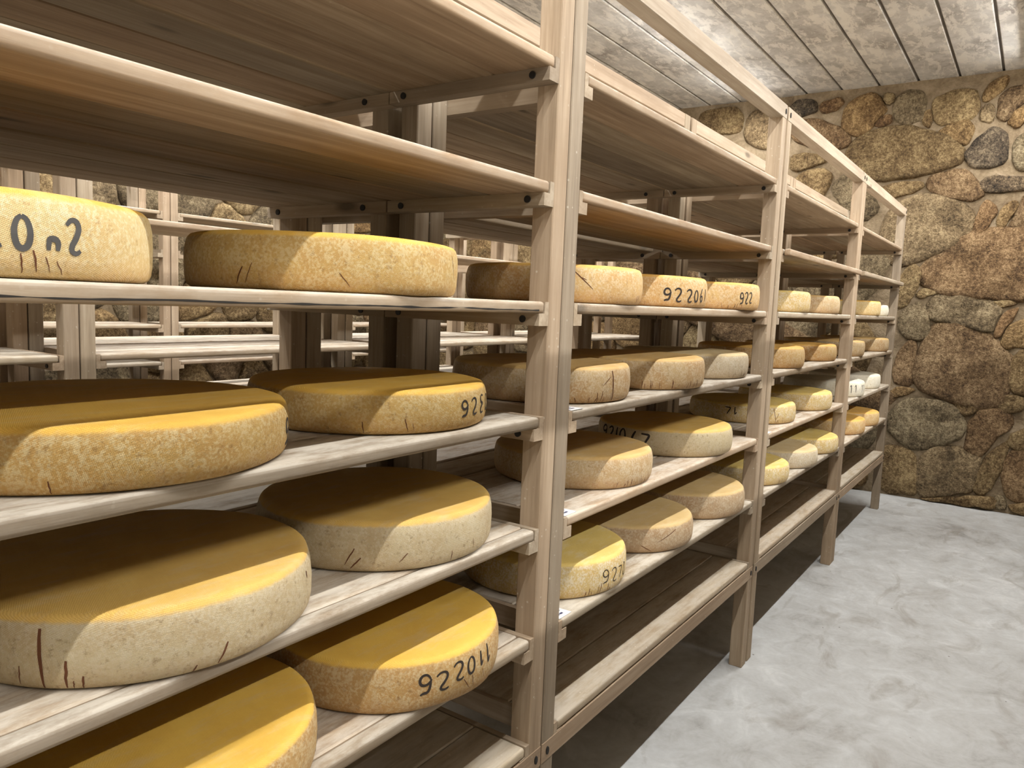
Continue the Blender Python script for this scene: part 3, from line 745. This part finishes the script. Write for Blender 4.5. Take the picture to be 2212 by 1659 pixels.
def write(o, r, h, seed, glyphs, width, mtl):
    """glyphs: (char, centre angle deg, angular width deg, z low, z high); each figure a part of its own"""
    for ch, th, dth, z0, z1 in glyphs:
        bm = bmesh.new()
        for st in G[ch]:
            P = smooth_poly(st) if len(st) > 2 else st
            P = [(math.radians(th + (px - .5) * dth), z0 + pz * (z1 - z0)) for px, pz in P]
            rim_ribbon(bm, r, h, seed, P, lambda t: width * (0.75 + 0.5 * math.sin(PI * t)))
        bmesh.ops.remove_doubles(bm, verts=bm.verts, dist=1e-5)
        me = bpy.data.meshes.new('written_figure'); bm.to_mesh(me); bm.free(); me.materials.append(mtl)
        link('written_figure', me, o)
def cracks(o, r, h, seed, L):
    for t0, z0, t1, z1, wd in L:
        bm = bmesh.new()
        n = 5; rnd = random.Random(int(t0 * 10))
        P = [(math.radians(t0 + (t1 - t0) * i / n + (rnd.uniform(-.14, .14) if 0 < i < n else 0)), z0 + (z1 - z0) * i / n) for i in range(n + 1)]
        rim_ribbon(bm, r, h, seed, P, lambda t: wd * (0.35 + 0.65 * math.sin(PI * min(1, t * .8 + .2))), 0.0006)
        me = bpy.data.meshes.new('rind_crack'); bm.to_mesh(me); bm.free(); me.materials.append(M_CRACK)
        link('rind_crack', me, o)
def small_cracks(seed, a0, a1, n):
    rnd = random.Random(seed)
    out = []
    for i in range(n):
        t = rnd.uniform(a0, a1); out.append((t, rnd.uniform(.012, .034), t + rnd.uniform(-1.2, 1.2), .004, rnd.uniform(.0009, .0022)))
    return out
Z3, Z4, Z5, Z6 = [LV[i] + 0.0506 for i in (2, 3, 4, 5)]
W = {
 'A1': ('straw', .362, .235, Z3, .229, .092, 'pale yellow wheel with large grey figures, at the left on the third shelf'),
 'A2': ('gold', .948, .222, Z3, .236, .091, 'golden unmarked wheel right of the one with grey figures, third shelf nearest bay'),
 'A3': ('gold', .552, .250, Z4, .262, .080, 'big golden wheel at the left on the fourth shelf, orange rounded top edge'),
 'A4': ('gold', 1.085, .243, Z4, .233, .079, 'golden wheel with 9 2 3 0 written at its right side, fourth shelf nearest bay'),
 'A5': ('stone', .598, .221, Z5, .243, .094, 'buff cloth-marked wheel with a long dark vertical crack, fifth shelf left'),
 'A6': ('stone', 1.100, .232, Z5, .234, .092, 'buff wheel with small slanted cracks, right one on the nearest fifth shelf'),
 'A7': ('amber', 1.086, .185, Z6, .227, .095, 'orange-topped wheel with 110226 written on its rim, sixth shelf nearest bay'),
 'A8': ('amber', .611, .186, Z6, .222, .092, 'golden wheel cut off by the bottom edge of the photo, sixth shelf'),
 'B1': ('orange', 1.732, .221, Z3, .232, .092, 'orange-tan wheel half behind the front post on the third shelf'),
 'B2': ('orange', 2.203, .222, Z3, .231, .092, 'yellow wheel with 92206 written across its rim, third shelf second bay'),
 'B3': ('orange', 2.672, .200, Z3, .230, .092, 'yellow wheel with 92 at its right edge, last on the third shelf of second bay'),
 'B4': ('tan', 1.715, .238, Z4, .236, .090, 'tan wheel half behind the front post with one full-height crack, fourth shelf'),
 'B5': ('tan', 2.202, .212, Z4, .230, .092, 'tan wheel in the middle of the second bay, fourth shelf, small cracks at its foot'),
 'B6': ('pale', 2.700, .232, Z4, .231, .088, 'greyish pale wheel, last on the fourth shelf of the second bay'),
 'B7': ('tan', 1.896, .231, Z5, .227, .089, 'mottled orange and white wheel at the left on the fifth shelf, second bay'),
 'B8': ('stone', 2.510, .212, Z5, .232, .090, 'pale wheel with 92104 written on its shaded side, fifth shelf second bay'),
 'B9': ('lemon', 1.732, .215, Z6, .223, .093, 'bright yellow-topped wheel with 9220 on its rim, sixth shelf second bay'),
 'B10': ('brown', 2.200, .214, Z6, .229, .084, 'brownish wheel with scratched rim, middle of the sixth shelf second bay'),
 'B11': ('brown', 2.687, .212, Z6, .236, .091, 'pale-topped tan wheel, last on the sixth shelf of the second bay'),
 'C1': ('lemon', 3.491, .222, Z3, .233, .092, 'yellow wheel with white blotches, first on the third shelf of the third bay'),
 'C2': ('tan', 4.110, .222, Z3, .230, .090, 'tan wheel beside the white-blotched one, third shelf third bay'),
 'C3': ('orange', 3.462, .222, Z4, .233, .092, 'ochre wheel half behind the second pair of posts, fourth shelf'),
 'C4': ('orange', 4.186, .235, Z4, .233, .085, 'long-shadowed ochre wheel, right one on the fourth shelf of the third bay'),
 'C6': ('lemon', 3.472, .244, Z5, .234, .084, 'cracked yellow wheel behind the second pair of posts, fifth shelf'),
 'C7': ('lemon', 4.105, .222, Z5, .233, .090, 'yellow and white mottled wheel, right one on the fifth shelf third bay'),
 'C8': ('lemon', 3.340, .216, Z6, .230, .082, 'pale yellow wheel, first of three on the sixth shelf of the third bay'),
 'C9': ('pale', 3.810, .206, Z6, .233, .085, 'pale wheel, middle of three on the sixth shelf of the third bay'),
 'C10': ('lemon', 4.290, .213, Z6, .236, .085, 'white and yellow wheel, last of three on the sixth shelf of the third bay'),
 'D11': ('straw', 5.330, .212, Z3, .222, .094, 'cream and yellow wheel on the third shelf of the end bay'),
 'D12': ('white', 5.775, .222, Z3, .212, .076, 'low whitish wheel nearest the stone wall on the third shelf'),
 'D13': ('tan', 4.885, .222, Z4, .233, .092, 'tan wheel behind the third pair of posts, fourth shelf'),
 'D14': ('tan', 5.800, .218, Z4, .226, .092, 'tan wheel nearest the stone wall on the fourth shelf'),
 'D15': ('white', 4.973, .217, Z5, .234, .094, 'white wheel with 11 11 written on its rim, fifth shelf end bay'),
 'D16': ('white', 5.641, .228, Z5, .228, .094, 'white unmarked wheel nearest the stone wall on the fifth shelf'),
 'D17': ('orange', 5.116, .219, Z6, .234, .092, 'orange-tan wheel, nearer one on the sixth shelf of the end bay'),
 'D18': ('orange', 5.600, .215, Z6, .234, .092, 'orange-tan wheel nearest the stone wall on the sixth shelf'),
}
obj = {}
for i, (k_, (mn, x, y, z, r, h, lb)) in enumerate(W.items()):
    obj[k_] = wheel(k_, mn, x, y, z, r, h, lb, i * 5.7, 'cheese wheels on the front racks')
def wr(k_, glyphs, width=0.0045, mtl=M_INK):
    i = list(W).index(k_); write(obj[k_], W[k_][4], W[k_][5], i * 5.7, glyphs, width, mtl)
def cr(k_, L):
    i = list(W).index(k_); cracks(obj[k_], W[k_][4], W[k_][5], i * 5.7, L)
wr('A1', [('-', 262.0, 4.5, .026, .052), ('0', 268.5, 5.6, .030, .064), ('n', 276.2, 3.8, .031, .053), ('2', 281.5, 5.2, .029, .066)], .0052, M_INKG)
wr('A3', [('9', 312.6, 6.0, .016, .056), ('I', 317.5, 5, .012, .022)])
wr('A4', [('9', 272.6, 6.5, .025, .056), ('2', 280.2, 6.5, .026, .058), ('E', 288.6, 7.5, .024, .060), ('0', 298.5, 7.5, .026, .058), ('1', 308, 6, .03, .055)], .0038)
wr('A7', [('9', 241.6, 8.0, .034, .072), ('2', 249.8, 8.5, .034, .070), ('2', 258.6, 8.0, .042, .078), ('0', 267.0, 7.0, .044, .076), ('1', 275.0, 5.0, .046, .076), ('1', 281.5, 5.5, .042, .080)], .0042)
wr('A8', [('9', 317.5, 7.0, .012, .040)])
wr('B2', [('9', 232.3, 8.0, .018, .055), ('2', 241.0, 8.5, .016, .056), ('2', 252.0, 8.0, .016, .054), ('0', 260.8, 7.0, .018, .052), ('6', 269.0, 7.0, .018, .058), ('I', 277.5, 6.0, .022, .058)], .0048)
wr('B3', [('9', 245.6, 5.5, .020, .060), ('2', 251.2, 5.5, .022, .062), ('2', 257.0, 5.5, .024, .062)], .0042)
wr('B8', [('9', 143.8, 9.0, .036, .078), ('2', 153.0, 8.0, .036, .078), ('I', 160.5, 6.0, .038, .078), ('0', 167.0, 8.0, .036, .078), ('k', 178.0, 9.5, .034, .076), ('Z', 188.2, 9.5, .032, .074)], .0060)
wr('B9', [('9', 257.5, 8.0, .030, .066), ('2', 266.3, 8.0, .026, .064), ('Z', 275.2, 7.5, .026, .062), ('0', 283.5, 7.0, .024, .060)], .0026)
wr('C6', [('Z', 183.5, 8.0, .036, .070), ('1', 191.0, 6.0, .036, .070)], .004)
wr('D15', [('F', 233.0, 9.0, .026, .078), ('F', 242.2, 9.0, .030, .078), ('F', 259.0, 9.0, .026, .078), ('F', 266.0, 9.0, .030, .078)], .0045, M_INKG)
cr('A1', [(268.0, .026, 268.5, .006, .0016), (271.0, .030, 272.0, .008, .002), (274.0, .024, 275.5, .008, .0012), (277.0, .020, 279.0, .006, .0012)])
cr('A2', [(233.0, .030, 237.0, .010, .0014), (197.0, .034, 194.0, .008, .0024), (201.0, .040, 198.0, .010, .0012), (292, .07, 296, .03, .0012)])
cr('A3', [(232.0, .020, 232.5, .004, .0016)])
cr('A4', [(222.0, .026, 222.6, .005, .0018), (240.0, .030, 241.8, .006, .0018), (243.5, .022, 244.5, .008, .001)])
cr('A5', [(213.6, .080, 214.4, .006, .0046), (220.8, .042, 220.6, .006, .0036), (207.9, .034, 207.6, .010, .0016), (225.2, .022, 224.9, .005, .0026), (222.6, .016, 222.4, .005, .0014), (264.4, .033, 261.7, .006, .0028), (255.2, .013, 254.0, .003, .002), (305, .072, 305.6, .060, .003)])
cr('A6', [(215.2, .047, 211.0, .016, .0022), (218.0, .030, 213.5, .010, .0026), (237.9, .036, 234.3, .020, .0016), (260.3, .026, 260.2, .006, .0014), (275, .036, 275.5, .016, .0012)])
cr('A7', [(262.0, .040, 266.0, .018, .0016), (268.0, .040, 268.5, .020, .0016), (276.0, .040, 277.0, .022, .0012)])
cr('B1', [(222.5, .078, 235.0, .034, .0024), (228.0, .060, 231.0, .055, .0016), (280, .026, 283, .008, .002)] + small_cracks(3, 270, 300, 6))
cr('B4', [(261.0, .080, 261.8, .003, .0044), (259.0, .066, 252.0, .044, .0016)] + small_cracks(5, 225, 262, 8))
cr('B5', small_cracks(6, 215, 280, 14))
cr('B6', small_cracks(16, 250, 300, 5))
cr('B7', small_cracks(7, 240, 300, 12))
cr('B9', small_cracks(8, 240, 300, 10))
cr('B10', [(252.5, .068, 235.0, .036, .0024), (222.0, .028, 231.0, .008, .002), (206, .05, 207, .02, .001)])
cr('B3', small_cracks(9, 225, 255, 5))
cr('C6', [(232.0, .070, 236.0, .004, .0024), (239, .05, 235, .02, .002)] + small_cracks(10, 225, 250, 4))
cr('C8', small_cracks(11, 235, 270, 3))

# ------------------------------------------------------------------ paper labels on the front left corners of shelves
def label_card(x, y, z, label, ang=0.0):
    e = empty('shelf_label', (x, y, z), label, 'label', 'white paper shelf labels')
    e.rotation_euler = (0, 0, ang)
    link('card', box_mesh('label_card', 0.055, 0.040, 0.0012, M_PAPER, 0.0), e)
    bm = bmesh.new()
    def dash(cx, cy, w_, h_):
        vs_ = [bm.verts.new((cx + a * w_, cy + b_ * h_, 0.0016)) for a, b_ in ((-.5, -.5), (.5, -.5), (.5, .5), (-.5, .5))]
        bm.faces.new(vs_)
    for i, (cx, cy, w_, h_) in enumerate(((.012, .028, .006, .008), (.022, .028, .005, .008), (.032, .028, .005, .007), (.040, .028, .005, .007), (.016, .014, .010, .006), (.030, .014, .012, .006))): dash(cx, cy, w_, h_)
    me = bpy.data.meshes.new('print'); bm.to_mesh(me); bm.free(); me.materials.append(M_PRINT)
    link('print', me, e)
xb = JX[1][0] + PW + 0.0165
label_card(xb - 0.004, 0.002, LV[3] + .0508, 'white paper label on the fourth shelf corner beside the front post')
label_card(xb - 0.004, 0.006, LV[4] + .0508, 'white paper label on the fifth shelf corner beside the front post')
label_card(xb - 0.004, 0.006, LV[5] + .0508, 'white paper label on the sixth shelf corner beside the front post')
label_card(JX[2][0] + PW + 0.0125, 0.004, LV[4] + .0508, 'white paper label on the fifth shelf just past the second pair of posts')
